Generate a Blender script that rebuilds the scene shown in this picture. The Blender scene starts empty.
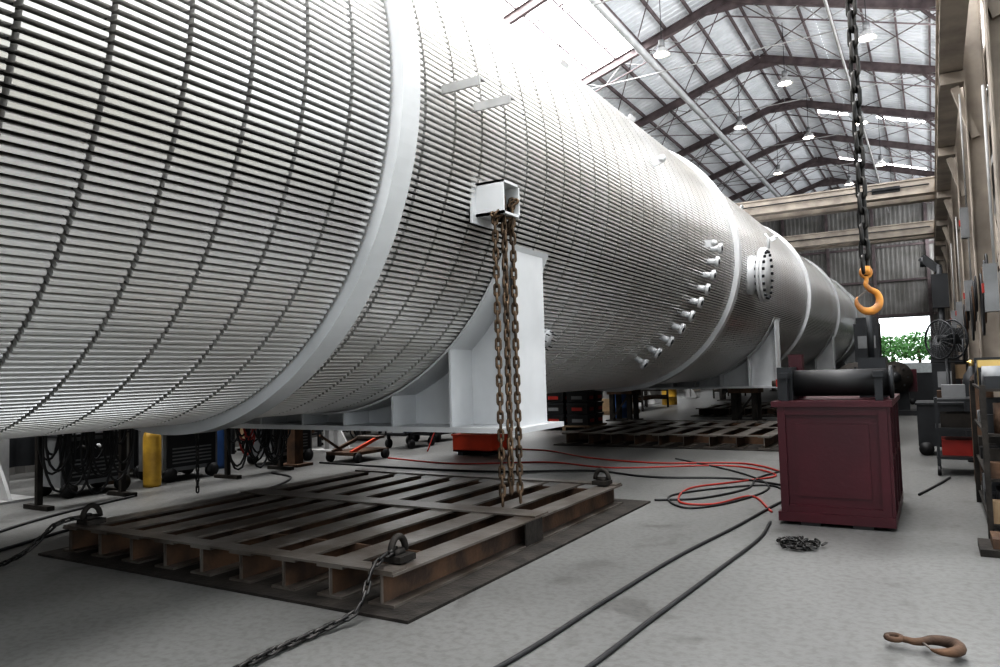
import bpy, math, random
import numpy as np
from mathutils import Vector, Matrix
random.seed(7)
sc=bpy.context.scene
# ---------------------------------------------------------------- materials
def mat(name,col,rough=.5,metal=0.,col2=None,scale=4.,amt=.5,bump=0.,bscale=30.,detail=6.,emit=0.,stretch=None,lo=.35,hi=.65):
    m=bpy.data.materials.new(name); m.use_nodes=True; nt=m.node_tree; n=nt.nodes; L=nt.links
    b=n['Principled BSDF']; b.inputs['Roughness'].default_value=rough; b.inputs['Metallic'].default_value=metal
    tc=n.new('ShaderNodeTexCoord'); mp=n.new('ShaderNodeMapping'); L.new(tc.outputs['Object'],mp.inputs[0])
    if stretch: mp.inputs['Scale'].default_value=stretch
    no=n.new('ShaderNodeTexNoise'); no.inputs['Scale'].default_value=scale; no.inputs['Detail'].default_value=detail
    L.new(mp.outputs[0],no.inputs[0])
    cr=n.new('ShaderNodeValToRGB'); cr.color_ramp.elements[0].position=lo; cr.color_ramp.elements[1].position=hi
    c2=col2 if col2 else tuple(c*(1-amt*.5) for c in col)
    cr.color_ramp.elements[0].color=(*c2,1); cr.color_ramp.elements[1].color=(*col,1)
    L.new(no.outputs[0],cr.inputs[0]); L.new(cr.outputs[0],b.inputs['Base Color'])
    if bump>0:
        n2=n.new('ShaderNodeTexNoise'); n2.inputs['Scale'].default_value=bscale; n2.inputs['Detail'].default_value=5
        L.new(tc.outputs['Object'],n2.inputs[0])
        bp=n.new('ShaderNodeBump'); bp.inputs['Strength'].default_value=bump; bp.inputs['Distance'].default_value=.02
        L.new(n2.outputs[0],bp.inputs['Height']); L.new(bp.outputs[0],b.inputs['Normal'])
    if emit>0:
        b.inputs['Emission Color'].default_value=(*col,1); b.inputs['Emission Strength'].default_value=emit
    return m
M={}
M['slat']=mat('silver_primer_slats',(.80,.80,.80),.28,.55,(.66,.64,.615),.35,lo=.3,hi=.7)  # warm beige patches paint in the warm light bounced onto the vessel
M['shell']=mat('vessel_shell_dark',(.035,.033,.032),.6,.2)
M['white']=mat('white_grey_primer',(.60,.61,.62),.42,.05,(.51,.52,.53),1.5)
M['steel']=mat('mill_steel_plate',(.215,.20,.185),.40,.6,(.095,.078,.064),2.5,bump=.15)
M['rust']=mat('rusty_steel',(.13,.078,.048),.75,.3,(.05,.034,.026),4,bump=.3)
M['rustdk']=mat('dark_rusty_steel',(.05,.044,.039),.7,.5,(.023,.021,.019),5,bump=.3)
M['chain']=mat('rusty_chain',(.165,.118,.08),.55,.65,(.06,.045,.034),14)
M['dchain']=mat('dark_oiled_chain',(.07,.067,.064),.42,.8,(.03,.03,.03),14)
M['hook']=mat('orange_hook_paint',(.62,.29,.05),.45,.1,(.28,.13,.05),9)
M['red']=mat('maroon_paint',(.050,.0055,.011),.38,.05,(.036,.005,.009),1.5,bump=.05)
M['black']=mat('black_rubber',(.015,.015,.016),.55)
M['dark']=mat('dark_machine_paint',(.032,.034,.037),.5,.3)
M['redhose']=mat('red_hose',(.33,.035,.026),.5)
M['orange']=mat('orange_red_paint',(.50,.065,.025),.5)
M['yellow']=mat('yellow_paint',(.55,.36,.06),.45,0,(.35,.22,.04),5)
M['blue']=mat('blue_paint',(.03,.08,.2),.5)
M['grey']=mat('grey_equipment_paint',(.2,.205,.21),.5,.1)
M['lgrey']=mat('light_grey_column_paint',(.42,.42,.42),.55,0,(.30,.30,.295),3)
M['tan']=mat('tan_girder_paint',(.41,.365,.315),.55,0,(.27,.24,.21),2)
M['purlin']=mat('grey_brown_primer_purlin',(.19,.155,.158),.6,.1,(.12,.10,.103),3)
M['roof']=mat('galvanised_roof_sheet_glow',(.74,.76,.79),.45,.1,(.60,.625,.65),1.2,emit=.10)  # slight emission added to brighten the roof underside, sheets are no light source
M['wall']=mat('grey_wall_sheet',(.30,.295,.285),.55,.1,(.19,.185,.175),.8)
M['wood']=mat('pallet_wood',(.22,.16,.1),.7,0,(.12,.085,.055),8)
M['lampm']=mat('aluminium_reflector',(.7,.7,.7),.3,.6)
M['bulb']=mat('lamp_glow',(1,.93,.8),.5,emit=18)
M['sky']=mat('translucent_skylight',(1,1,1),.5,emit=14.)
M['win']=mat('translucent_wall_panel',(.96,.98,1),.5,emit=4.4)
M['leaf']=mat('green_leaves',(.10,.24,.07),.7,0,(.04,.11,.03),3)
M['bark']=mat('bark',(.12,.08,.05),.9)
M['brass']=mat('brass',(.6,.45,.2),.35,.8)
M['cardboard']=mat('cardboard',(.3,.22,.14),.8)
M['ground']=mat('outside_ground',(.3,.28,.24),.9,0,(.2,.2,.14),.4)
def floor_mat():
    m=bpy.data.materials.new('worn_concrete'); m.use_nodes=True; nt=m.node_tree; n=nt.nodes; L=nt.links
    b=n['Principled BSDF']; tc=n.new('ShaderNodeTexCoord')
    def noise(s,d=8,dist=0):
        x=n.new('ShaderNodeTexNoise'); x.inputs['Scale'].default_value=s; x.inputs['Detail'].default_value=d; x.inputs['Distortion'].default_value=dist
        L.new(tc.outputs['Object'],x.inputs[0]); return x
    a=noise(.35,12,.3); c=n.new('ShaderNodeValToRGB'); c.color_ramp.elements[0].position=.28; c.color_ramp.elements[1].position=.70
    c.color_ramp.elements[0].color=(.090,.090,.087,1); c.color_ramp.elements[1].color=(.160,.161,.157,1); L.new(a.outputs[0],c.inputs[0])
    f=noise(22,12); c2=n.new('ShaderNodeValToRGB'); c2.color_ramp.elements[0].position=.36; c2.color_ramp.elements[1].position=.55
    c2.color_ramp.elements[0].color=(.74,.73,.72,1); c2.color_ramp.elements[1].color=(1,1,1,1); L.new(f.outputs[0],c2.inputs[0])
    mx=n.new('ShaderNodeMix'); mx.data_type='RGBA'; mx.blend_type='MULTIPLY'; mx.inputs[0].default_value=.8
    L.new(c.outputs[0],mx.inputs[6]); L.new(c2.outputs[0],mx.inputs[7])
    s=noise(2.2,10,.8); c3=n.new('ShaderNodeValToRGB'); c3.color_ramp.elements[0].position=.30; c3.color_ramp.elements[1].position=.40
    c3.color_ramp.elements[0].color=(.6,.59,.58,1); c3.color_ramp.elements[1].color=(1,1,1,1); L.new(s.outputs[0],c3.inputs[0])
    m2=n.new('ShaderNodeMix'); m2.data_type='RGBA'; m2.blend_type='MULTIPLY'; m2.inputs[0].default_value=.7
    L.new(mx.outputs[2],m2.inputs[6]); L.new(c3.outputs[0],m2.inputs[7]); L.new(m2.outputs[2],b.inputs['Base Color'])
    rr=n.new('ShaderNodeMapRange'); rr.inputs[3].default_value=.32; rr.inputs[4].default_value=.58; L.new(a.outputs[0],rr.inputs[0]); L.new(rr.outputs[0],b.inputs['Roughness'])
    g=noise(60,4); bp=n.new('ShaderNodeBump'); bp.inputs['Strength'].default_value=.12; bp.inputs['Distance'].default_value=.01
    L.new(g.outputs[0],bp.inputs['Height']); L.new(bp.outputs[0],b.inputs['Normal'])
    return m
M['floor']=floor_mat()
# ---------------------------------------------------------------- mesh builder
class B:
    def __init__(s): s.v=[];s.f=[];s.m=[];s.sm=[];s.mats=[]
    def mi(s,k):
        if k not in s.mats: s.mats.append(k)
        return s.mats.index(k)
    def add(s,vs,fs,k,smooth=False):
        o=len(s.v); s.v+= [tuple(p) for p in vs]; i=s.mi(k)
        for f in fs: s.f.append(tuple(o+a for a in f)); s.m.append(i); s.sm.append(smooth)
    def box(s,x0,x1,y0,y1,z0,z1,k,T=None):
        vs=[(x,y,z) for x in(x0,x1) for y in(y0,y1) for z in(z0,z1)]
        if T is not None: vs=[T@Vector(p) for p in vs]
        s.add(vs,[(0,1,3,2),(4,6,7,5),(0,4,5,1),(2,3,7,6),(0,2,6,4),(1,5,7,3)],k)
    def cb(s,c,d,k,T=None): s.box(c[0]-d[0]/2,c[0]+d[0]/2,c[1]-d[1]/2,c[1]+d[1]/2,c[2]-d[2]/2,c[2]+d[2]/2,k,T)
    def tube(s,pts,r,k,n=8,closed=False,caps=True,smooth=True):
        pts=[Vector(p) for p in pts]; N=len(pts); rs=r if isinstance(r,(list,tuple)) else [r]*N
        vs=[];prev=None
        for i in range(N):
            if closed: t=pts[(i+1)%N]-pts[i-1]
            else: t=pts[min(i+1,N-1)]-pts[max(i-1,0)]
            t.normalize()
            if prev is None:
                a=Vector((0,0,1)) if abs(t.z)<.9 else Vector((1,0,0)); u=t.cross(a).normalized()
            else:
                u=(prev-t*prev.dot(t)); 
                u=u.normalized() if u.length>1e-6 else t.orthogonal().normalized()
            prev=u; w=t.cross(u)
            for j in range(n):
                an=2*math.pi*j/n; vs.append(pts[i]+(u*math.cos(an)+w*math.sin(an))*rs[i])
        fs=[]
        for i in range(N if closed else N-1):
            for j in range(n):
                a=i*n+j;b=i*n+(j+1)%n;c=((i+1)%N)*n+(j+1)%n;d=((i+1)%N)*n+j; fs.append((a,b,c,d))
        if caps and not closed: fs+= [tuple(range(n))[::-1],tuple((N-1)*n+j for j in range(n))]
        s.add(vs,fs,k,smooth)
    def cyl(s,p0,p1,r,k,n=20,r2=None):
        s.tube([p0,p1],[r,r if r2 is None else r2],k,n)
    def poly(s,pts,ext,k):
        n=len(pts); e=Vector(ext); vs=[Vector(p) for p in pts]+[Vector(p)+e for p in pts]
        s.add(vs,[tuple(range(n)),tuple(range(n,2*n))[::-1]]+[(i,(i+1)%n,n+(i+1)%n,n+i) for i in range(n)],k)
    def ibeam(s,p0,p1,w,h,tf,tw,k,up=(0,0,1)):
        p0=Vector(p0);p1=Vector(p1);d=(p1-p0);L=d.length;d.normalize();up=Vector(up);side=d.cross(up).normalized();up=side.cross(d).normalized()
        T=Matrix((( side.x,d.x,up.x,p0.x),(side.y,d.y,up.y,p0.y),(side.z,d.z,up.z,p0.z),(0,0,0,1)))
        s.box(-w/2,w/2,0,L,h/2-tf,h/2,k,T); s.box(-w/2,w/2,0,L,-h/2,-h/2+tf,k,T); s.box(-tw/2,tw/2,0,L,-h/2+tf,h/2-tf,k,T)
    def bar(s,p0,p1,w,h,k,up=(0,0,1)):
        p0=Vector(p0);p1=Vector(p1);d=(p1-p0);L=d.length;d.normalize();up=Vector(up)
        if abs(d.dot(up))>.99: up=Vector((1,0,0))
        side=d.cross(up).normalized();up=side.cross(d).normalized()
        T=Matrix((( side.x,d.x,up.x,p0.x),(side.y,d.y,up.y,p0.y),(side.z,d.z,up.z,p0.z),(0,0,0,1)))
        s.box(-w/2,w/2,0,L,-h/2,h/2,k,T)
    def link(s,c,d,roll,pitch,r,w,k):
        d=Vector(d).normalized(); a=d.orthogonal().normalized(); b=d.cross(a)
        u=a*math.cos(roll)+b*math.sin(roll); R=w/2-r; H=max(pitch/2+r-R,.001); P=[]
        for i in range(7):
            t=math.pi*i/6; P.append(Vector(c)+u*R*math.cos(t)+d*(H+R*math.sin(t)))
        for i in range(7):
            t=math.pi+math.pi*i/6; P.append(Vector(c)+u*R*math.cos(t)+d*(-H+R*math.sin(t)))
        s.tube(P,r,k,6,closed=True)
    def chain(s,pts,pitch,r,w,k,roll0=0.3):
        pts=[Vector(p) for p in pts]; seg=0;i=0
        cum=[0]
        for a,b in zip(pts,pts[1:]): cum.append(cum[-1]+(b-a).length)
        t=0
        while t<cum[-1]:
            while seg<len(pts)-2 and cum[seg+1]<t: seg+=1
            d=(pts[seg+1]-pts[seg]).normalized(); c=pts[seg]+d*(t-cum[seg])
            s.link(c,d,roll0+(math.pi/2)*(i%2),pitch,r,w,k); i+=1; t+=pitch
    def obj(s,name,parent=None):
        me=bpy.data.meshes.new(name); me.from_pydata(s.v,[],s.f); 
        for k in s.mats: me.materials.append(M[k])
        me.polygons.foreach_set('material_index',s.m); me.polygons.foreach_set('use_smooth',s.sm); me.update()
        o=bpy.data.objects.new(name,me); sc.collection.objects.link(o)
        if parent: o.parent=parent
        return o
def spline(P,n=8):
    P=[Vector(p) for p in P]; Q=[P[0]*2-P[1]]+P+[P[-1]*2-P[-2]]; out=[]
    for i in range(1,len(Q)-2):
        for j in range(n):
            t=j/n; a,b,c,d=Q[i-1],Q[i],Q[i+1],Q[i+2]
            out.append(.5*((2*b)+(c-a)*t+(2*a-5*b+4*c-d)*t*t+(3*b-a-3*c+d)*t**3))
    out.append(P[-1]); return out
# ---------------------------------------------------------------- room constants
XL,XR,Y0,Y1=-12.8,1.5,-9.0,60.0
XC=-5.66; ZR=14.7; SL=.32
def roofz(x): return ZR-SL*abs(x-XC)
b=B(); b.box(XL-.3,XR+.3,Y0,Y1+.3,-.2,0,'floor'); b.obj('floor')
b=B(); b.box(-60,60,Y1+.3,140,-.25,-.03,'ground'); b.box(XR+.3,60,-60,Y1+.3,-.25,-.03,'ground'); b.box(-60,XR+.3,-60,Y0,-.25,-.03,'ground'); b.obj('outside_ground')
def corr(b,org,along,L,up,hf,nrm,k,pitch=.3,dep=.04):
    org=Vector(org);along=Vector(along);up=Vector(up);nrm=Vector(nrm)
    prof=[(0,0),(.45,0),(.55,1),(.9,1)]; vs=[];fs=[];N=int(L/pitch)
    ts=[]
    for i in range(N+1):
        for a,d in prof:
            t=(i+a)*pitch
            if t<=L: ts.append((t,d))
    ts.append((L,0))
    for t,d in ts:
        h0,h1=hf(t); p=org+along*t+nrm*(d*dep); vs+=[p+up*h0,p+up*h1]
    for i in range(len(ts)-1): fs.append((2*i,2*i+2,2*i+3,2*i+1))
    b.add(vs,fs,k)
zl=roofz(XL); zr=roofz(XR)
def roof(side,name,strips,spans):
    b=B(); half=(XR-XC) if side>0 else (XC-XL)
    edges=[0]
    for a,c in strips: edges+=[a,c]
    edges.append(half)
    for i in range(0,len(edges),2):
        a,c=edges[i],edges[i+1]
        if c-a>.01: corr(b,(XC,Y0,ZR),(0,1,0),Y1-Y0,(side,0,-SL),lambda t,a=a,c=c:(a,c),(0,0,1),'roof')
    for a,c in strips:
        y=Y0
        for ya,yb in spans:
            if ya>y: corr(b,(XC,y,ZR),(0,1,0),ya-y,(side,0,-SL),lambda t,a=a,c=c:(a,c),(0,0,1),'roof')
            b.add([(XC+side*a,ya,ZR-SL*a),(XC+side*a,yb,ZR-SL*a),(XC+side*c,yb,ZR-SL*c),(XC+side*c,ya,ZR-SL*c)],[(0,1,2,3)],'sky')
            y=yb
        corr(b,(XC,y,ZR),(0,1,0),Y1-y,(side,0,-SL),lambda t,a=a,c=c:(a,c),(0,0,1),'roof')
    b.obj(name)
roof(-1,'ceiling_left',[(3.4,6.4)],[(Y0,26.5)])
roof(1,'ceiling_right',[(1.2,2.6),(3.9,5.9)],[(Y0,20),(40,40.4),(50,50.4)])  # near skylight strips added out of view to light the vessel from above
# walls
b=B(); corr(b,(XL,Y0,0),(0,1,0),Y1-Y0,(0,0,1),lambda t:(0,zl),(1,0,0),'wall')
for y in np.arange(15,58,6): b.add([(XL+.06,y,2.2),(XL+.06,y+3.4,2.2),(XL+.06,y+3.4,3.4),(XL+.06,y,3.4)],[(0,1,2,3)],'win')
b.obj('wall_left')
b=B()
corr(b,(XR,Y0,0),(0,1,0),17,(0,0,1),lambda t:(6.0,8.0),(-1,0,0),'wall')   # above the big side opening
corr(b,(XR,8,0),(0,1,0),Y1-8,(0,0,1),lambda t:(0,8.0),(-1,0,0),'wall')
corr(b,(XR,Y0,0),(0,1,0),Y1-Y0,(0,0,1),lambda t:(11.6,zr),(-1,0,0),'wall')
for y in np.arange(Y0,Y1-.5,2.3): b.box(XR-.05,XR+.05,y-.04,y+.04,8,11.6,'tan')
b.add([(XR,Y0,8),(XR,Y1,8),(XR,Y1,11.6),(XR,Y0,11.6)],[(0,1,2,3)],'win')
b.obj('wall_right')
b=B(); corr(b,(XL,Y0,0),(1,0,0),-4.5-XL,(0,0,1),lambda t:(0,roofz(XL+t)),(0,1,0),'wall'); corr(b,(-4.5,Y0,0),(1,0,0),XR+4.5,(0,0,1),lambda t:(7.5,roofz(-4.5+t)),(0,1,0),'wall'); b.obj('wall_front')
b=B()
corr(b,(XL,Y1,0),(1,0,0),(-3.3-XL),(0,0,1),lambda t:(0,roofz(XL+t)),(0,-1,0),'wall')
corr(b,(-3.3,Y1,0),(1,0,0),3.3,(0,0,1),lambda t:(4.6,roofz(-3.3+t)),(0,-1,0),'wall')
corr(b,(0,Y1,0),(1,0,0),XR,(0,0,1),lambda t:(0,roofz(t)),(0,-1,0),'wall')
for z in (2.2,4.7,7.2,9.7): b.box(XL,XR,Y1-.2,Y1-.08,z,z+.15,'purlin') if z>4.5 else b.box(XL,-3.3,Y1-.2,Y1-.08,z,z+.15,'purlin')
for x in (-9.5,-6.4,-3.35,.05): b.box(x-.1,x+.1,Y1-.3,Y1-.08,0,roofz(x)-.3,'purlin')
b.obj('wall_back')
# roof framing
b=B()
for y in np.arange(-4,60,6.):
    for sgn in (-1,1):
        xe=XR-.1 if sgn>0 else XL+.1
        b.ibeam((XC,y,ZR-.32),(xe,y,roofz(xe)-.32),.16,.32,.025,.02,'purlin')
        b.poly([(XC,y-.015,ZR-.45),(XC+sgn*.9,y-.015,roofz(XC+.9)-.45),(XC,y-.015,ZR-.78)],(0,.03,0),'purlin')
        b.bar((xe-sgn*1.2,y,roofz(xe-sgn*1.2)-.45),(xe,y,roofz(xe)-1.4),.09,.09,'purlin')
        for q in range(4):
            xa=XC+sgn*(.9+q*1.5); xb=XC+sgn*(1.65+q*1.5); xd=XC+sgn*(2.4+q*1.5)
            b.tube([(xa,y,roofz(xa)-.45),(xb,y,roofz(xb)-.95),(xd,y,roofz(xd)-.45)],.022,'lgrey',5)
        b.tube([(XC,y,ZR-.95),(xe,y,roofz(xe)-.95)],.025,'purlin',6)
    b.tube([(XL+.1,y,12.3),(XR-.1,y,12.3)],.022,'lgrey',6)
b.obj('roof_rafters')
b=B()
for sgn in (-1,1):
    for k in range(0,8):
        x=XC+sgn*(.25+k*.98)
        if XL<x<XR: b.bar((x,Y0,roofz(x)-.1),(x,Y1,roofz(x)-.1),.06,.15,'purlin')
for y in np.arange(2,56,6.):
    for sgn in (-1,1):
        for a,c in ((0,3.4),(3.4,6.8)):
            for ya,yb in ((y,y+6),(y+6,y)):
                b.tube([(XC+sgn*a,ya,roofz(XC+a)-.22),(XC+sgn*c,yb,roofz(XC+c)-.22)],.02,'purlin',5)
b.obj('roof_purlins')
b=B(); b.tube([(-8.3,Y0,12.6),(-8.3,Y1-1,12.6)],.13,'white',10); b.tube([(-2.2,Y0,12.1),(-2.2,Y1-1,12.1)],.05,'lgrey',8)
b.obj('roof_conduit')
# columns right
for i,y in enumerate(np.arange(-.5,58,5.)):
    b=B(); b.ibeam((.83,y,0),(.83,y,zr-.1),.3,.3,.02,.015,'tan',up=(1,0,0))
    b.box(.55,1.13,y-.3,y+.3,0,.03,'tan')
    b.bar((.8,y,5.1),(.55,y,6.0),.16,.12,'tan')
    b.box(.34,.68,y-.15,y+.15,6.05,6.24,'tan')
    b.bar((1.0,y,9.5),(1.4,y,9.5),.14,.14,'tan')
    b.obj('steel_column')
# left free-standing support columns with cap
for y in np.arange(4.7,58,6.):
    b=B(); b.ibeam((-10.1,y,0),(-10.1,y,4.6),.26,.26,.025,.02,'lgrey',up=(1,0,0))
    b.box(-10.4,-9.65,y-.3,y+.3,0,.03,'lgrey'); b.box(-10.3,-9.9,y-.2,y+.2,4.6,4.64,'lgrey')
    b.poly([(-9.97,y-.02,.03),(-9.66,y-.02,.03),(-9.97,y-.02,.5)],(0,.04,0),'lgrey')
    b.obj('grey_column')
# runway girders
b=B(); b.ibeam((.5,Y0+.2,6.68),(.5,Y1-.4,6.68),.34,.85,.04,.03,'tan')
for y in np.arange(Y0+.2,Y1-1,1.25): b.box(.36,.64,y,y+.02,6.3,7.06,'tan')
b.box(.47,.53,Y0+.2,Y1-.4,7.1,7.18,'dark'); b.obj('crane_runway_girder')
b=B(); b.ibeam((-12.3,Y0+.2,6.68),(-12.3,Y1-.4,6.68),.36,.85,.04,.03,'tan'); b.box(-12.33,-12.27,Y0+.2,Y1-.4,7.1,7.18,'dark'); b.obj('crane_runway_girder')
for y in np.arange(-4,58,6.):
    b=B(); b.box(-12.5,-12.1,y-.15,y+.15,0,6.25,'tan'); b.obj('steel_column')
b=B()
for z,k in ((2.4,'tan'),(4.2,'tan'),(5.4,'lgrey')): b.box(1.25,1.42,8.2,Y1-.4,z,z+.16,k)
for z,k in ((6.2,'tan'),(7.8,'tan'),(11.6,'tan')): b.box(1.25,1.42,Y0,Y1-.4,z,z+.16,k)
for z in (3.1,3.3): b.tube([(1.15,8.2,z),(1.15,Y1-1,z)],.03,'rust',8)
for y in np.arange(9.5,52,5.):
    b.bar((1.15,y,2.2),(1.15,y+5,5.6),.09,.09,'tan')
    b.bar((1.1,y,7.3),(1.1,y+5,10.4),.08,.08,'tan')
b.obj('wall_girts')
def bridge(y,z0,k,h=.58):
    b=B()
    for dy in (0,1.3):
        b.box(-12.3,.5,y+dy,y+dy+.35,z0,z0+h,k); b.box(-12.3,.5,y+dy-.06,y+dy+.41,z0+h-.03,z0+h+.02,k); b.box(-12.3,.5,y+dy-.06,y+dy+.41,z0-.03,z0,k)
    for x in (.5,-12.3):
        b.box(x-.15,x+.15,y-.6,y+2.3,7.22,7.5,'yellow')
        for yy in (y-.35,y+2.05): b.cyl((x-.06,yy,7.34),(x+.06,yy,7.34),.14,'dark',14)
    b.box(-9.9,-8.8,y-.1,y+1.75,z0+h+.02,z0+h+.5,'grey'); b.cyl((-9.7,y+.8,z0+h),(-9.0,y+.8,z0+h),.22,'dark',14)
    b.tube([(-11.5,y-.12,z0+h*.5),(.2,y-.12,z0+h*.5)],.025,'dark',6)
    return b
b=bridge(29.5,7.3,'tan',.5); b.box(-1.6,-.7,29.46,29.49,7.45,7.65,'dark'); b.obj('bridge_crane')
bridge(39,7.3,'tan',.55).obj('bridge_crane')
# ---------------------------------------------------------------- vessel
R=2.5; CZ=3.54; YA,YB=-6.0,46.0
root=bpy.data.objects.new('pressure_vessel',None); sc.collection.objects.link(root)
def ring_pts(r,n): return [(XC+r*math.cos(2*math.pi*i/n),CZ+r*math.sin(2*math.pi*i/n)) for i in range(n)]
b=B(); n=128; RS=2.415
ys=[(YA-1.2*math.sin(math.radians(a)),max(.02,RS*math.cos(math.radians(a)))) for a in range(90,0,-10)]+[(YA,RS),(YB,RS)]+[(YB+1.2*math.sin(math.radians(a)),max(.02,RS*math.cos(math.radians(a)))) for a in range(10,91,10)]
vs=[];fs=[]
for y,r in ys: vs+=[(x,y,z) for x,z in ring_pts(r,n)]
for i in range(len(ys)-1):
    for j in range(n): fs.append((i*n+j,i*n+(j+1)%n,(i+1)*n+(j+1)%n,(i+1)*n+j))
b.add(vs,fs,'shell',True); b.obj('shell',root)
b=B(); NS=328; CELL=.4
for i in range(NS):
    a=2*math.pi*i/NS; ca,sa=math.cos(a),math.sin(a); vs=[]
    for y in (0,CELL-.030):
        for r,w in ((2.41,.0155),(2.485,.0155),(2.5,.0105)):
            for sg in (-1,1): vs.append((XC+r*ca-sg*w*sa,YA+y,CZ+r*sa+sg*w*ca))
    fs=[(0,2,8,6),(2,4,10,8),(4,5,11,10),(5,3,9,11),(3,1,7,9),(0,1,3,2),(2,3,5,4),(6,8,9,7),(8,10,11,9)]
    b.add(vs,fs,'slat')
o=b.obj('slats',root); am=o.modifiers.new('array','ARRAY'); am.use_relative_offset=False; am.use_constant_offset=True
am.constant_offset_displace=(0,CELL,0); am.count=int((YB-YA)/CELL)
def band(b,y,w,r0,r1,k='white',n=160):
    vs=[];fs=[]
    for (yy,r) in ((y-w/2,r0),(y-w/2,r1),(y+w/2,r1),(y+w/2,r0)): vs+=[(x,yy,z) for x,z in ring_pts(r,n)]
    for i in range(3):
        for j in range(n): fs.append((i*n+j,i*n+(j+1)%n,(i+1)*n+(j+1)%n,(i+1)*n+j))
    b.add(vs,fs,k)
b=B()
for y in (4.10,14.4,23.9,32.0,40.0): band(b,y,.2,2.41,2.59)
band(b,-5.95,.2,2.4,2.56); band(b,45.95,.2,2.4,2.56)
b.obj('stiffener_rings',root)
def surf(y,ang,r=R): return Vector((XC+r*math.cos(ang),y,CZ+r*math.sin(ang)))
b=B()
for y in (4.60,5.06):
    b.box(-3.24,-2.82,y,y+.02,3.565,3.635,'lgrey'); b.box(-3.24,-2.82,y+.02,y+.09,3.615,3.635,'lgrey')
T=Matrix.Translation((-3.25,5.33,2.86))
for a in (0,1,2,3):
    Rm=T@Matrix.Rotation(a*math.pi/2,4,'X'); b.box(-.1,.27,-.14,.14,.12,.14,'white',Rm)
b.box(-.02,.0,-.2,.2,-.2,.2,'white',T)
b.cyl((-3.1,5.2,2.8),(-3.1,5.46,2.8),.035,'steel',10)
for i in range(10):
    t=i/9; y=11.3+1.25*t; a=math.radians(-52+49*t)
    p=surf(y,a,2.42); d=Vector((math.cos(a),0,math.sin(a)*.6)).normalized()
    b.cyl(p,p+d*.27,.05,'white',12); b.cyl(p+d*.22,p+d*.27,.09,'white',16); b.cyl(p+d*.27,p+d*.275,.045,'dark',10)
def flange(c,d,r,th,nb,L,kn='white'):
    c=Vector(c);d=Vector(d).normalized();u=d.orthogonal().normalized();w=d.cross(u)
    b.cyl(c-d*L,c,r*.72,kn,32); b.cyl(c,c+d*th,r,kn,40); b.cyl(c+d*(th+.015),c+d*(th*2+.015),r,kn,40)
    for i in range(nb):
        a=2*math.pi*i/nb; q=c+(u*math.cos(a)+w*math.sin(a))*r*.86
        b.cyl(q-d*.03,q+d*(2*th+.06),r*.055,'dark',8)
flange((-2.98,15.8,3.28),(1,0,-.05),.56,.05,20,.5)
b.tube([(-2.8,15.8,3.82),(-2.8,15.8,4.03),(-2.86,15.8,4.12)],.025,'white',8)
flange((-3.80,7.42,1.78),(.9,0,-.35),.12,.025,8,.4)
for y,a in ((10.0,18),(12.2,-2),(19.5,25)):
    p=surf(y,math.radians(a)); d=Vector((math.cos(math.radians(a)),0,math.sin(math.radians(a))))
    b.bar(p-d*.05,p+d*.16,.02,.12,'white',up=(0,0,1)); b.cyl(p+d*.15-Vector((0,.02,0)),p+d*.15+Vector((0,.02,0)),.05,'white',12)
for y in (9.3,12.0,20.5): 
    p=surf(y,math.radians(58)); d=Vector((math.cos(math.radians(58)),0,math.sin(math.radians(58))))
    b.bar(p-d*.05,p+d*.14,.25,.03,'white',up=(1,0,-.6))
b.obj('nozzles_and_lugs',root)
def saddle(y,stand):
    b=B(); base=.90; xe=2.31; Rw=2.515
    b.box(XC-xe-.1,XC+xe+.12,y-.42,y+.5,base-.05,base,'white')
    zt=CZ-math.sqrt(Rw*Rw-xe*xe); arc=[]
    for i in range(41):
        x=-xe+2*xe*i/40; arc.append((XC+x,y,CZ-math.sqrt(Rw*Rw-x*x)))
    for i in range(40):
        p,q=arc[i],arc[i+1]; b.poly([(p[0],y,base),(q[0],y,base),q,p],(0,.03,0),'white')
    for sg in (-1,1): b.box(XC+sg*xe-.015,XC+sg*xe+.015,y-.22,y+.34,base,zt+.05,'white')
    for x in (-1.75,-.95,-.3,.3,.95,1.66):
        z=CZ-math.sqrt(Rw*Rw-x*x)
        b.box(XC+x-.012,XC+x+.012,y-.38,y+.45,base,z+.0,'white')
    n=48; vs=[];fs=[]
    for i in range(n+1):
        a=math.radians(-158+136*i/n)
        for yy,r in ((y-.4,2.51),(y-.4,2.53),(y+.45,2.53),(y+.45,2.51)): vs.append((XC+r*math.cos(a),yy,CZ+r*math.sin(a)))
    for i in range(n):
        for j in range(4): fs.append((i*4+j,i*4+(j+1)%4,i*4+4+(j+1)%4,i*4+4+j))
    b.add(vs,fs,'white')
    b.obj('support_saddle',root)
    if stand:
        for x in (XC-1.8,XC+1.5):
            c=B()
            for dx in (-.25,.25):
                for dy in (-.25,.25): c.box(x+dx-.06,x+dx+.06,y+dy-.06,y+dy+.06,.02,base-.17,'rustdk')
            c.box(x-.4,x+.4,y-.4,y+.4,0,.03,'rustdk'); c.box(x-.36,x+.36,y-.36,y+.36,base-.17,base-.052,'rust')
            c.bar((x-.25,y-.31,.05),(x+.25,y-.31,base-.2),.02,.05,'rustdk')
            c.obj('support_stand')
saddle(6.22,False); saddle(19.4,True); saddle(31.5,True); saddle(43,True); saddle(-2.5,True)
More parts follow.
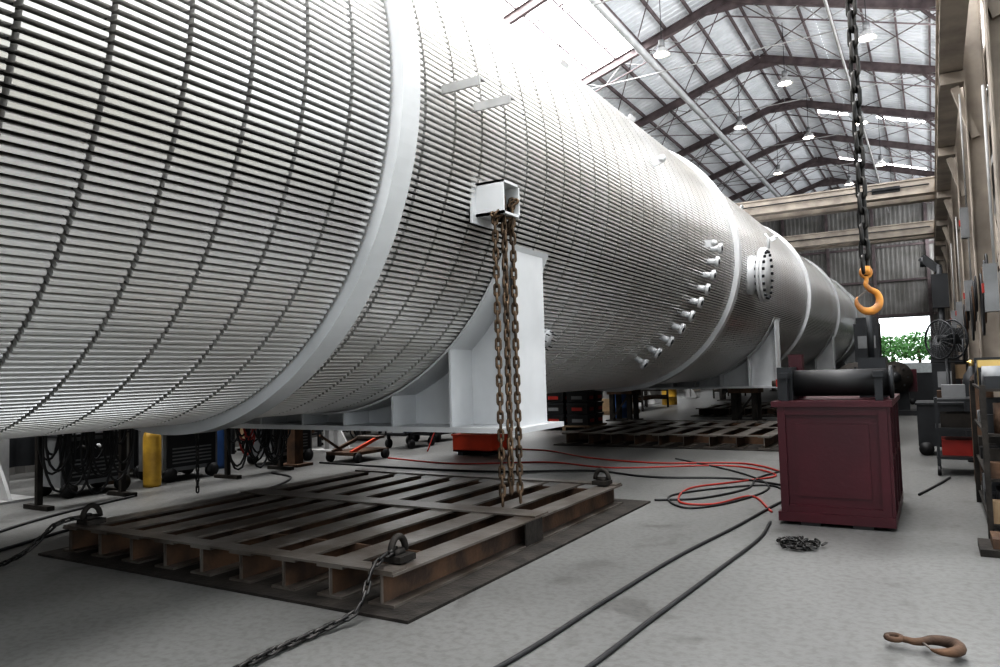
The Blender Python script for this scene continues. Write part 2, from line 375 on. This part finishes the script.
# ---------------------------------------------------------------- platforms
def platform(x0,x1,y0,y1):
    b=B(); H=.2
    b.box(x0-.12,x1+.22,y0-.14,y1+.25,0,.018,'rustdk')
    xs=np.linspace(x0+.09,x1-.09,9); z=.018+H/2
    for i,x in enumerate(xs):
        b.ibeam((x,y0,z),(x,y1,z),.22 if 0<i<8 else .2,H,.016,.012,'steel')
        b.box(x-.007,x+.007,y0+.02,y1-.02,.035,H,'rust')
    ym=y0+(y1-y0)*.52
    for y,w in ((y0+.07,.14),(ym,.24),(y1-.07,.14)):
        b.box(x0,x1,y-w/2,y+w/2,.018+H,.018+H+.014,'steel')
    for y in (ym,y1-.3,y0+.6):
        b.box(x0+.1,x1-.1,y-.01,y+.01,.04,H,'rust')
    b.box(x1-.0,x1+.015,ym-.3,ym-.02,.03,H+.01,'rustdk')
    b.obj('steel_grillage_platform')
platform(-6.35,-2.85,3.5,7.25)
platform(-6.2,-2.4,12.8,16.4)
platform(-6.0,-2.4,21.3,24.8)
def shackle(p,dirv,name,pts,pitch=.075):
    b=B(); p=Vector(p); d=Vector(dirv).normalized(); up=Vector((0,0,1)); P=[]
    b.cb(p+Vector((0,0,.02)),(.16,.16,.04),'rustdk')
    for i in range(11):
        t=math.pi*i/10; P.append(p+Vector((0,0,.05))+d*.075*math.cos(t)+up*.10*math.sin(t))
    b.tube(P,.022,'rustdk',10); b.cyl(P[0]-d*.03,P[-1]+d*.03,.026,'rustdk',10)
    if pts: b.chain(pts,pitch,.0095,.048,'dchain')
    b.obj(name)
shackle((-6.2,3.65,.23),(0,1,0),'lifting_shackle_chain',spline([(-6.2,3.6,.3),(-6.3,3.42,.26),(-6.4,3.25,.08),(-6.3,3.0,.03),(-6.1,2.6,.03),(-6.2,2.0,.03)],5),.066)
shackle((-3.0,3.75,.23),(0,1,0),'lifting_shackle_chain',spline([(-3.0,3.7,.3),(-2.95,3.45,.26),(-2.9,3.25,.08),(-2.95,3.0,.03),(-2.95,2.6,.03),(-2.9,2.0,.03),(-3.2,1.4,.03)],5),.066)
shackle((-3.0,7.1,.23),(1,0,0),'lifting_shackle',None)
# ---------------------------------------------------------------- chains
b=B()
for i,(dx,dy,ze) in enumerate(((-.03,-.1,.34),(.02,-.035,.62),(-.02,.03,.42),(.03,.09,.36))):
    b.chain([(-3.06+dx,5.33+dy,2.84),(-3.06+dx,5.33+dy,ze)],.075,.0115,.06,'chain',roll0=.3+i)
for j in range(14):
    b.link((-3.06+random.uniform(-.06,.06),5.33+random.uniform(-.13,.13),2.82+random.uniform(-.22,.06)),(random.uniform(-1,1),random.uniform(-1,1),random.uniform(-1,1)),random.random()*3,.075,.0115,.06,'chain')
b.obj('hanging_chain')
b=B(); b.chain([(-7.4,5.6,1.0),(-7.4,5.6,.12)],.06,.009,.046,'dchain'); b.cyl((-7.4,5.6,.96),(-7.4,5.6,1.2),.02,'dchain',8); b.obj('lashing_chain',root)
def hookshape(b,o,s,k,plane=(1,0,0),up=(0,0,1)):
    o=Vector(o);u=Vector(plane).normalized();v=Vector(up).normalized()
    P2=[(0,.95),(0,.8),(-.02,.66),(.10,.50),(.33,.36),(.42,.12),(.34,-.14),(.10,-.28),(-.16,-.24),(-.34,-.06),(-.38,.12),(-.33,.24)]
    rr=[.10,.10,.11,.13,.15,.17,.19,.19,.165,.12,.075,.03]
    pts=spline([(a,c,0) for a,c in P2],4)
    rs=np.interp(np.linspace(0,len(rr)-1,len(pts)),range(len(rr)),rr)
    b.tube([o+u*(p.x*s)+v*(p.y*s) for p in pts],[float(q)*s*.75 for q in rs],k,10)
    n=16; b.tube([o+v*(1.1*s)+(u*math.cos(2*math.pi*i/n)+v*math.sin(2*math.pi*i/n))*.17*s for i in range(n)],.07*s,k,8,closed=True)
    b.bar(o+u*(-.33*s)+v*(.2*s),o+u*(.05*s)+v*(.5*s),.05*s,.03*s,'steel',up=tuple(u.cross(v)))
b=B()
hookshape(b,(-.36,5.5,1.80),.19,'hook',plane=(.9,.45,0))
b.chain([(-.36,5.5,2.06),(-.36,5.5,7.3)],.105,.0145,.08,'dchain')
b.cyl((-.36,5.5,1.99),(-.36,5.5,2.05),.03,'hook',10)
b.obj('crane_hook_and_chain')
b=B(); b.box(-12.3,.5,5.3,5.7,7.35,8.05,'tan'); b.box(.34,.66,4.4,6.6,7.22,7.5,'yellow'); b.box(-12.46,-12.14,4.4,6.6,7.22,7.5,'yellow'); b.obj('bridge_crane')
b=B()
for i in range(60):
    a=random.random()*6.28; rr=random.random()**.6*.17
    b.link((-.95+rr*math.cos(a)*1.1,6.1+rr*math.sin(a),.02+random.random()*.05*(1-rr/.2)),(random.uniform(-1,1),random.uniform(-1,1),random.uniform(-.2,.2)),random.random()*3,.04,.007,.034,'dchain')
b.obj('chain_pile')
b=B(); hookshape(b,(-.02,4.1,.05),.2,'rust',plane=(.2,1,0),up=(-1,.2,0)); b.obj('rusty_hook')
# ---------------------------------------------------------------- red machine
b=B(); x0,x1,y0,y1=-1.22,-.36,6.95,8.5
def taper(b,x0,x1,y0,y1,z0,z1,t,k):
    vs=[(x0,y0,z0),(x1,y0,z0),(x1,y1,z0),(x0,y1,z0),(x0-t,y0-t,z1),(x1+t,y0-t,z1),(x1+t,y1+t,z1),(x0-t,y1+t,z1)]
    b.add(vs,[(0,3,2,1),(4,5,6,7),(0,1,5,4),(1,2,6,5),(2,3,7,6),(3,0,4,7)],k)
b.box(x0+.01,x1-.01,y0+.01,y1,.08,1.05,'red')
b.box(x0-.03,x1+.03,y0-.035,y1+.03,.03,.11,'red')
b.box(x0-.05,x1+.05,y0-.05,y1+.05,1.03,1.08,'red')
b.box(x0-.005,x0+.06,y0-.022,y0+.01,.11,1.03,'red'); b.box(x1-.06,x1+.005,y0-.022,y0+.01,.11,1.03,'red')
b.box(x0+.06,x1-.06,y0-.017,y0+.01,.11,.17,'red'); b.box(x0+.06,x1-.06,y0-.017,y0+.01,.96,1.03,'red')
b.box(x0+.14,x1-.14,y0-.004,y0+.01,.25,.88,'red')
for yy in (y0,y0+.45,y0+.9,y1-.06): b.box(x1-.01,x1+.03,yy,yy+.05,.11,1.03,'red')
b.box(x1-.01,x1+.02,y0+.05,y1-.05,.55,.6,'red')
for xx in (x0+.15,x1-.3): b.box(xx,xx+.16,y0-.02,y1+.02,0,.03,'black')
for xx in (x0+.02,x1-.08):
    for yy in (y0+.05,y0+.75): b.box(xx,xx+.06,yy,yy+.06,1.08,1.30,'dark')
    b.box(xx-.01,xx+.07,y0+.02,y0+.85,1.28,1.33,'dark')
b.cyl((x0+.08,y0+.35,1.23),(x1+.03,y0+.35,1.23),.12,'black',24)
for xx in (x0+.06,x1+.02): b.cyl((xx,y0+.35,1.23),(xx+.03,y0+.35,1.23),.145,'dark',24)
b.cyl((x0-.1,y0+.35,1.23),(x0+.1,y0+.35,1.23),.03,'steel',10)
b.box(x0-.03,x0+.1,y0+.2,y0+.5,1.08,1.38,'dark'); b.box(x0-.05,x0-.03,y0+.25,y0+.32,1.2,1.27,'redhose')
b.box(x0+.02,x0+.14,y0+.55,y0+.7,1.08,1.5,'red')
b.box(x1-.25,x1-.02,y0+.7,y0+1.1,1.08,1.45,'dark'); b.cyl((x1-.15,y0+.95,1.45),(x1-.15,y0+.95,1.9),.03,'dark',8)
b.obj('winch_machine')
# ---------------------------------------------------------------- cables and hoses
def cable(P,r,k,name):
    c=B(); c.tube(spline([(x,y,z if z else r) for x,y,z in [(p+(0,))[:3] for p in P]],8),r,k,8); c.obj(name)
cable([(-2.1,1.6),(-1.85,3.0),(-1.78,4.2),(-1.7,5.4),(-1.55,6.6),(-1.45,7.6),(-1.35,8.4)],.013,'black','power_cable')
cable([(-1.75,1.6),(-1.5,2.9),(-1.42,4.0),(-1.34,5.2),(-1.28,6.2),(-1.32,6.9)],.013,'black','power_cable')
cable([(-1.35,8.6),(-1.6,9.8),(-2.4,10.9),(-3.6,10.6),(-4.8,10.9),(-6.0,11.7),(-7.2,11.8),(-8.4,12.4)],.012,'redhose','air_hose')
cable([(-1.4,7.4),(-1.75,8.2),(-2.0,7.6),(-2.35,7.6),(-2.5,8.5),(-2.1,9.2),(-1.8,9.9),(-2.6,10.6),(-4.0,9.9),(-5.2,10.2),(-6.5,9.6),(-8.1,9.9)],.011,'redhose','air_hose')
cable([(-1.35,8.3),(-1.7,9.0),(-2.2,8.6),(-2.55,7.9),(-2.2,7.3),(-1.85,7.8),(-1.7,8.9),(-2.3,10.0),(-3.5,11.2)],.011,'black','power_cable')
cable([(-1.35,8.9),(-2.2,9.4),(-3.2,9.2),(-4.2,9.5),(-5.4,9.0),(-7,8.9),(-8.8,9.0)],.013,'black','power_cable')
cable([(-2.62,7.6,.013),(-2.2,7.9),(-1.9,8.7),(-1.95,9.6),(-1.7,10.6)],.012,'black','power_cable')
cable([(-6.9,3.2),(-7.4,4.6),(-7.2,6.0),(-7.8,7.4),(-8.6,7.8)],.014,'black','power_cable')
cable([(-6.6,1.8),(-6.9,2.8),(-7.6,3.4),(-8.2,4.4),(-8.6,5.6)],.014,'black','power_cable')
cable([(-.2,8.9),(.0,9.8),(.1,10.3)],.012,'black','power_cable')
cable([(-8.0,10.9,.02),(-7.95,11.2,.5),(-7.85,11.5,.7),(-7.5,11.8,.3),(-7.3,12.1,.02)],.012,'redhose','air_hose')
# ---------------------------------------------------------------- equipment
def weld_machine(x,y,name='welding_machine',k='grey',h=.75,rot=0):
    T=Matrix.Translation((x,y,0))@Matrix.Rotation(rot,4,'Z'); b=B()
    b.box(-.28,.28,-.45,.45,.14,h,k,T); b.box(-.3,.3,-.47,.47,h,h+.03,'dark',T); b.box(.28,.3,-.4,.4,.2,h-.05,'dark',T)
    for i in range(5): b.box(.3,.31,-.32,.32,.25+i*.05,.27+i*.05,k,T)
    for yy in (-.2,0,.2): b.cyl(T@Vector((.3,yy,h-.14)),T@Vector((.33,yy,h-.14)),.035,'white' if yy==0 else 'black',12)
    for sx in (-.28,.28):
        for yy in (-.35,.35): b.cyl(T@Vector((sx-.03,yy,.1)),T@Vector((sx+.03,yy,.1)),.1,'black',16)
    b.tube([T@Vector(p) for p in ((-.2,-.4,h),(-.2,-.4,h+.2),(.2,-.4,h+.2),(.2,-.4,h))],.015,'dark',6)
    b.obj(name)
def gas_bottle(x,y,k,h=1.35,z=0):
    b=B(); P=[(0,.0),(.11,.0),(.115,.05),(.115,h*.78),(.10,h*.85),(.05,h*.9),(.035,h*.94)]
    b.tube([(x,y,z+.001)]+[(x,y,z+.002+q) for _,q in P[1:]],[.08]+[r for r,_ in P[1:]],k,18)
    b.cyl((x,y,h*.93+z),(x,y,h+z),.03,'brass',10); b.cyl((x-.05,y,h*.98+z),(x+.05,y,h*.98+z),.015,'brass',8)
    b.obj('gas_cylinder')
weld_machine(-10.5,7.1,h=.95,k='dark'); weld_machine(-9.6,6.95,h=.9); weld_machine(-9.6,8.9,k='grey',h=.75); weld_machine(-9.3,13.0,k='dark'); weld_machine(-10.2,15.2)
weld_machine(-9.6,5.55,h=.75,k='grey')
gas_bottle(-9.2,6.25,'yellow',.85); gas_bottle(-10.1,6.2,'rust',1.2); gas_bottle(-10.1,9.7,'rust'); gas_bottle(-10.4,9.75,'grey'); gas_bottle(-10.0,8.0,'blue',1.2)
def hoserack(x,y,n,name='hose_rack',cols=('black','black','dark','dark','redhose','black','rust')):
    b=B()
    for yy in (y-.5,y+.5): b.box(x-.03,x+.03,yy-.03,yy+.03,0,1.5,'rustdk'); b.box(x-.25,x+.25,yy-.04,yy+.04,0,.05,'rustdk')
    b.box(x-.03,x+.03,y-.5,y+.5,1.25,1.3,'rust')
    for i in range(n):
        yy=y-.4+.8*i/(n-1); k=random.choice(cols)
        for j in range(5):
            r=random.uniform(.22,.44); c=Vector((x+.06+.03*j,yy+random.uniform(-.05,.05),1.27-r*1.35)); P=[]
            for q in range(20):
                t=2*math.pi*q/20; P.append(c+Vector((random.uniform(-.01,.01),r*.45*math.sin(t),r*1.35*math.cos(t))))
            b.tube(P,.014,k,6,closed=True)
    b.obj(name)
hoserack(-8.85,7.7,6); hoserack(-8.85,5.1,4); hoserack(-9.2,3.3,4); hoserack(-10.9,12.0,4); hoserack(-10.9,14.2,4)
b=B(); b.box(-9.05,-8.87,8.52,8.7,0,1.6,'rust'); b.box(-9.2,-8.75,8.45,8.8,0,.04,'rust'); b.box(-8.87,-8.77,8.5,8.72,.9,1.3,'grey'); b.obj('steel_post')
def cart(x,y,k,h=.25,l=.9,w=.55,load=True,name='hand_cart'):
    b=B(); b.box(x-w/2,x+w/2,y-l/2,y+l/2,h-.04,h,k)
    for sx in (-w/2,w/2):
        for sy in (-l/2+.12,l/2-.12): b.cyl((x+sx-.025,y+sy,.09),(x+sx+.025,y+sy,.09),.09,'black',14); b.box(x+sx-.02,x+sx+.02,y+sy-.03,y+sy+.03,.1,h,'dark')
    b.tube([(x-w/2+.03,y-l/2,h),(x-w/2+.03,y-l/2-.12,h+.55),(x+w/2-.03,y-l/2-.12,h+.55),(x+w/2-.03,y-l/2,h)],.018,k,8)
    if load:
        b.box(x-.2,x+.05,y-.3,y+.0,h,h+.22,'white'); b.box(x-.1,x+.2,y+.05,y+.35,h,h+.3,'dark'); b.cyl((x+.1,y-.2,h),(x+.1,y-.2,h+.28),.09,'blue',14)
    b.obj(name)
b=B(); jx,jy=-8.5,9.6
b.box(jx-.3,jx+.3,jy-.45,jy+.45,.12,.17,'rust'); b.bar((jx-.2,jy-.4,.17),(jx-.2,jy+.3,.36),.05,.05,'rust'); b.bar((jx+.2,jy-.4,.17),(jx+.2,jy+.3,.36),.05,.05,'orange'); b.box(jx-.25,jx+.25,jy+.2,jy+.4,.34,.38,'steel'); b.bar((jx,jy-.4,.2),(jx+.1,jy-1.0,.5),.03,.03,'rust')
for sx in (-.3,.3):
    for sy in (-.35,.35): b.cyl((jx+sx-.03,jy+sy,.08),(jx+sx+.03,jy+sy,.08),.08,'black',14)
b.obj('floor_jack')
cart(-9.0,11.7,'dark',h=.3); cart(-8.6,14.6,'rust',h=.4); cart(-8.0,13.5,'rust',h=.2,load=False)
b=B(); x,y=-6.9,11.0
b.box(x-.4,x+.4,y-.3,y+.3,.06,.09,'orange')
for (a,c,d,e) in ((-.4,.4,-.3,-.28),(-.4,.4,.28,.3),(-.4,-.38,-.28,.28),(.38,.4,-.28,.28)): b.box(x+a,x+c,y+d,y+e,.06,.34,'orange')
b.box(x-.42,x+.42,y-.32,y+.32,.335,.36,'orange'); b.box(x-.3,x-.2,y-.3,y+.3,0,.06,'dark'); b.box(x+.2,x+.3,y-.3,y+.3,0,.06,'dark'); b.box(x-.3,x+.3,y-.2,y+.2,.1,.42,'cardboard')
b.obj('orange_crate')
def totes(x,y,nx,ny,nz,name='tote_stack'):
    b=B(); b.box(x-.05,x+nx*.62,y-.05,y+ny*.5,.08,.12,'wood')
    for q in (0,.5,1): b.box(x-.05+q*(nx*.62-.08),x+.05+q*(nx*.62-.08),y-.05,y+ny*.5,0,.08,'wood')
    for i in range(nx):
        for j in range(ny):
            for k in range(nz):
                X,Y,Z=x+i*.62,y+j*.5,.12+k*.27; taper(b,X+.02,X+.54,Y+.02,Y+.42,Z,Z+.25,.012,'black'); b.box(X,X+.57,Y,Y+.45,Z+.21,Z+.255,'dark')
                b.box(X+.15,X+.42,Y-.004,Y+.02,Z+.07,Z+.15,'redhose' if (i+k)%2==0 else 'grey')
                b.box(X+.556,X+.572,Y+.12,Y+.34,Z+.07,Z+.15,'redhose')
    b.obj(name)
totes(-8.2,15.9,2,2,4); totes(-9.3,17.6,2,2,3)
def bench(x,y,k='grey'):
    b=B(); b.box(x-.4,x+.4,y-.9,y+.9,.8,.86,k)
    for sx in (-.35,.35):
        for sy in (-.8,.8): b.box(x+sx-.03,x+sx+.03,y+sy-.03,y+sy+.03,0,.8,'dark')
    b.box(x-.35,x+.35,y-.8,y+.8,.25,.28,k)
    for i in range(7):
        yy=y-.75+i*.23; h=random.uniform(.08,.3); b.box(x-.15,x+.12,yy,yy+random.uniform(.1,.2),.86,.86+h,random.choice(['dark','rust','orange','white','blue','grey','cardboard']))
        b.box(x-.2,x+.2,yy,yy+.18,.28,.28+random.uniform(.1,.35),random.choice(['dark','rust','grey','cardboard','black']))
    b.obj('workbench')
for x,y in ((-11.3,4.4),(-11.3,6.9),(-11.3,10.4),(-11.5,13.4),(-11.4,18.5),(-9.6,20.5),(-9.8,26)): bench(x,y,'dark')
# dark curtain screens added along the left bay to darken the background
for y in np.arange(2.3,20,2.6):
    b=B()
    for yy in (y,y+2.3): b.tube([(-11.95,yy,0),(-11.95,yy,2.3)],.025,'rustdk',8); b.box(-12.08,-11.82,yy-.03,yy+.03,0,.04,'rustdk')
    b.tube([(-11.95,y,2.3),(-11.95,y+2.3,2.3)],.025,'rustdk',8)
    N=36; vs=[];
    for i in range(N+1):
        yy=y+.05+2.2*i/N; xx=-11.95+.04*math.sin(i*1.1); vs+=[(xx,yy,.2),(xx,yy,2.26)]
    b.add(vs,[(2*i,2*i+2,2*i+3,2*i+1) for i in range(N)],'dark',True); b.obj('background_darkening_screen')
def pallet(x,y):
    b=B()
    for i in range(6): b.box(x-.5+i*.17,x-.38+i*.17,y-.6,y+.6,.1,.12,'wood')
    for yy in (-.58,0,.5): b.box(x-.5,x+.47,y+yy,y+yy+.08,0,.1,'wood')
    return b
for x,y in ((-11.2,15.6),(-10.6,20.2),(-8.7,22.2)):
    b=pallet(x,y); b.box(x-.4,x+.3,y-.5,y+.4,.12,.5,'cardboard'); b.box(x-.35,x+.1,y-.4,y+.2,.5,.8,'grey'); b.obj('loaded_pallet')
def drum(x,y,k):
    b=B(); b.tube([(x,y,0),(x,y,.02),(x,y,.3),(x,y,.305),(x,y,.32),(x,y,.58),(x,y,.6),(x,y,.86),(x,y,.88)],[.28,.29,.285,.3,.285,.285,.3,.285,.29],k,24); b.cyl((x+.15,y,.88),(x+.15,y,.9),.03,'dark',10); b.obj('oil_drum')
for x,y,k in ((-10.9,8.4,'dark'),(-10.9,17.2,'rust'),(-8.9,28,'yellow'),(-8.0,20.5,'blue')): drum(x,y,k)
def piperack(x,y,L=3):
    b=B()
    for yy in (y,y+L-.3):
        for xx in (x-.4,x+.4): b.box(xx-.03,xx+.03,yy,yy+.06,0,.9,'rustdk')
        for z in (.3,.6): b.box(x-.4,x+.4,yy,yy+.06,z,z+.05,'rustdk')
    for z in (.38,.68):
        for i in range(6): b.tube([(x-.3+i*.12,y-.2,z+.02),(x-.3+i*.12,y+L,z+.02)],.05,random.choice(['rust','steel','rustdk']),10)
    b.obj('pipe_rack')
piperack(-8.8,23.5); piperack(-8.2,33.5); piperack(-3.0,27.5,3)
def positioner(x,y,k='dark'):
    b=B(); b.box(x-.5,x+.5,y-.5,y+.6,0,.12,k); b.box(x-.3,x+.3,y+.0,y+.5,.12,1.0,k); b.cyl((x,y+.0,1.0),(x,y-.2,1.0),.42,'rustdk',28); b.cyl((x,y-.2,1.0),(x,y-.24,1.0),.15,'dark',16)
    for i in range(8): a=i*math.pi/4; b.box(x+.3*math.cos(a)-.02,x+.3*math.cos(a)+.02,y-.22,y-.19,1+.3*math.sin(a)-.02,1+.3*math.sin(a)+.02,'dark')
    b.box(x+.3,x+.5,y+.1,y+.4,.6,1.2,'red'); b.obj('welding_positioner')
positioner(-1.35,16.5); positioner(-.9,22.5)
def cabinet(x,y,h=2.3,k='dark',w=.55):
    b=B(); b.box(x-w/2,x+w/2,y-.3,y+.3,.08,h,k); b.box(x-w/2-.02,x+w/2+.02,y-.32,y+.32,0,.08,'black'); b.box(x-w/2+.03,x+w/2-.03,y-.32,y-.3,.15,h-.08,k); b.box(x-w/2+.08,x+w/2-.08,y-.33,y-.32,h-.6,h-.3,'grey'); b.cyl((x+w/2-.1,y-.35,h/2),(x+w/2-.1,y-.32,h/2),.02,'steel',8)
    b.box(x-w/2+.05,x+w/2-.05,y-.2,y+.2,h,h+.15,k); b.obj('control_cabinet')
cabinet(-1.35,20.0,2.35); cabinet(.2,16.6,1.5,'dark',w=.45); cabinet(.2,26.5,1.9,'dark',w=.5)
weld_machine(.2,13.0,rot=math.pi/2,k='dark',h=.75); weld_machine(-.3,28,rot=math.pi/2,k='dark',h=1.0); weld_machine(-1.8,31,rot=math.pi/2,k='dark',h=1.1); weld_machine(-1.6,25.5,rot=math.pi/2,k='orange',h=.9)
gas_bottle(.45,9.95,'rust',1.4); gas_bottle(.45,12.1,'dark',1.4); gas_bottle(.4,18.5,'red',1.4)
# tool trolley with open shelves
b=B(); tx,ty=.22,10.9
for sx in (-.22,.22):
    for sy in (-.35,.35): b.box(tx+sx-.015,tx+sx+.015,ty+sy-.015,ty+sy+.015,.1,.95,'dark'); b.cyl((tx+sx-.02,ty+sy,.06),(tx+sx+.02,ty+sy,.06),.06,'black',12)
for z in (.2,.55,.9): b.box(tx-.24,tx+.24,ty-.37,ty+.37,z,z+.03,'dark')
b.box(tx-.15,tx+.1,ty-.25,ty+.05,.93,1.1,'grey'); b.box(tx-.2,tx+.1,ty+.1,ty+.3,.93,1.02,'rust'); b.box(tx-.18,tx+.15,ty-.3,ty+.2,.58,.75,'rustdk'); b.box(tx-.18,tx+.15,ty-.2,ty+.3,.23,.42,'redhose')
b.obj('tool_trolley')
# industrial fan (turned toward the aisle)
FT=Matrix.Translation((.2,14.2,0))@Matrix.Rotation(math.radians(-50),4,'Z')
b=B(); fz,fr=1.75,.32
def fp(x,y,z): return FT@Vector((x,y,z))
b.cyl(fp(0,0,.02),fp(0,0,fz-fr),.03,'dark',10); b.cyl(fp(0,0,0),fp(0,0,.05),.26,'dark',20)
b.tube([fp(-fr-.03,0,fz),fp(-fr-.03,0,fz-fr-.05),fp(fr+.03,0,fz-fr-.05),fp(fr+.03,0,fz)],.015,'dark',8)
for dy in (-.12,.12):
    for rr in np.linspace(.06,fr,9): b.tube([fp(rr*math.cos(t),dy*(1 if rr>.3 else 1.3),fz+rr*math.sin(t)) for t in np.linspace(0,6.283,25)[:-1]],.004 if rr<fr else .016,'dark',5,closed=True)
    for t in np.linspace(0,6.283,21)[:-1]: b.tube([fp(.05*math.cos(t),dy*1.3,fz+.05*math.sin(t)),fp(fr*math.cos(t),dy,fz+fr*math.sin(t))],.004,'grey',5)
b.cyl(fp(0,-.1,fz),fp(0,.2,fz),.08,'dark',16)
for i in range(4):
    T=FT@Matrix.Translation((0,0,fz))@Matrix.Rotation(i*1.571,4,'Y')@Matrix.Rotation(.5,4,'Z'); b.box(-.09,.09,-.005,.005,.06,.29,'dark',T)
b.obj('industrial_fan')
def rack(x0,x1,y0,y1,h,n):
    b=B()
    for x in (x0,x1):
        for y in (y0,y1): b.box(x-.02,x+.02,y-.02,y+.02,0,h,'rustdk')
    for i in range(n):
        z=.12+(h-.15)*i/(n-1); b.box(x0,x1,y0,y1,z-.02,z,'rustdk')
        y=y0+.04
        while y<y1-.16:
            w=random.uniform(.08,.22); hh=random.uniform(.08,(h-.2)/(n-1)-.05); kk=random.choice(['dark','rust','grey','black','rustdk','black','rustdk','cardboard','brass','dark'])
            if random.random()<.4: b.cyl((x0+.1,y+w/2,z),(x0+.1,y+w/2,z+hh),min(w*.42,.09),kk,14)
            else: b.box(x0+.02,x1-.02,y,y+w*.85,z,z+hh,kk)
            y+=w
    b.obj('storage_rack')
rack(.32,.6,6.9,8.7,1.2,4); rack(.3,.5,15.0,15.9,1.6,4); rack(.3,.5,20.5,23,1.8,5)
b=B(); b.box(.22,.9,6.3,6.7,0,.05,'rustdk'); b.box(.3,.8,6.35,6.65,.05,.12,'rust'); b.cyl((.5,6.5,.12),(.5,6.5,.32),.12,'dark',20); b.obj('base_plate_tool')
b=B(); b.tube([(.2,17.8,0.02),(.2,17.8,3.4)],.06,'dark',10); b.box(.0,.4,17.6,18.0,0,.03,'dark'); b.bar((.2,17.8,3.3),(-.1,17.9,3.6),.1,.16,'dark'); b.box(.05,.35,17.65,17.9,2.5,3.2,'dark'); b.cyl((-.08,17.9,3.4),(-.08,17.9,3.6),.06,'dark',10); b.obj('weld_boom')
b=B()
for y,z in ((9.2,1.9),(14.2,2.2),(14.2,3.4),(19.2,2.2),(24.2,2.3)):
    b.box(.5,.62,y-.05,y+.12,z,z+.5,'grey'); b.tube([(.6,y,z+.5),(.6,y,z+2.4)],.015,'lgrey',6); b.box(.48,.5,y-.02,y+.06,z+.2,z+.3,'redhose')
for y in (9.2,11.6,14.2):
    for j in range(4):
        r=.16+.02*j; b.tube([(.55-.02*j,y+.3+r*.7*math.sin(t),2.3-.1*j+r*1.5*math.cos(t)) for t in np.linspace(0,6.283,21)[:-1]],.012,('black','dark','rust','black')[j],6,closed=True)
b.obj('electrical_boxes_and_hoses')
for x,y,z in ((-7.1,23,11.6),(-1.2,24.0,11.0),(-6.6,32,11.6),(-2.0,32.5,11.0),(-1.7,40,11.0),(-6.6,41,11.6),(-1.6,49,11.0),(-4.4,36,11.8),(-4.2,28.5,11.8),(-3.6,46,11.6)):
    b=B(); b.tube([(x,y,roofz(x)-.1),(x,y,z+.45)],.012,'dark',6); b.cyl((x,y,z+.25),(x,y,z+.48),.1,'grey',14)
    b.tube([(x,y,z+.26),(x,y,z+.18),(x,y,z+.08),(x,y,z)],[.08,.16,.23,.27],'lampm',24,caps=False); b.cyl((x,y,z+.02),(x,y,z+.025),.2,'bulb',20); b.obj('high_bay_lamp')
def tree(x,y,h,r):
    b=B(); b.tube([(x,y,-.03),(x+.1,y,h*.4),(x,y,h*.7)],[.2,.14,.06],'bark',8)
    for i in range(700):
        v=Vector((random.gauss(0,1),random.gauss(0,1),random.gauss(0,1))).normalized()*r*(random.random()**.35)
        c=Vector((x,y,h*.72))+Vector((v.x*1.2,v.y,v.z*.75)); a=Vector((random.uniform(-1,1),random.uniform(-1,1),random.uniform(-1,1))).normalized(); q=a.orthogonal().normalized(); s=random.uniform(.12,.25)
        b.add([c-a*s,c+q*s*.6,c+a*s,c-q*s*.6],[(0,1,2,3)],'leaf')
    b.obj('tree')
for x,y,h,r in ((-6,82,4.2,1.9),(-3.4,80,3.7,1.8),(-1.2,83,4.0,1.9),(1.0,80,3.6,1.7),(3.4,84,4.4,2.0)): tree(x,y,h,r)
b=B(); b.box(-7,6,76,76.2,-.03,1.3,'grey'); b.obj('boundary_fence')
# ---------------------------------------------------------------- light
w=bpy.data.worlds.new('overcast_sky'); sc.world=w; w.use_nodes=True; bg=w.node_tree.nodes['Background']; bg.inputs[0].default_value=(.92,.965,1,1); bg.inputs[1].default_value=2.1
# ---------------------------------------------------------------- camera
f,yaw,pit,rol=735,.531,.054,-.028
cy,sy=math.cos(yaw),math.sin(yaw)
F=Vector((-sy*math.cos(pit),cy*math.cos(pit),math.sin(pit))); Rt=Vector((cy,sy,0)); U=Rt.cross(F)
R2=Rt*math.cos(rol)+U*math.sin(rol); U2=-Rt*math.sin(rol)+U*math.cos(rol)
cd=bpy.data.cameras.new('camera'); cd.sensor_width=36; cd.lens=f*36/1000; cd.clip_end=400; cd.clip_start=.05
co=bpy.data.objects.new('camera',cd); sc.collection.objects.link(co)
co.matrix_world=Matrix(((R2.x,U2.x,-F.x,0),(R2.y,U2.y,-F.y,0),(R2.z,U2.z,-F.z,1.4),(0,0,0,1)))
sc.camera=co
sc.view_settings.view_transform='Standard'
for lk in ('High Contrast','Standard - High Contrast','Medium High Contrast'):
    try: sc.view_settings.look=lk; break
    except Exception: pass
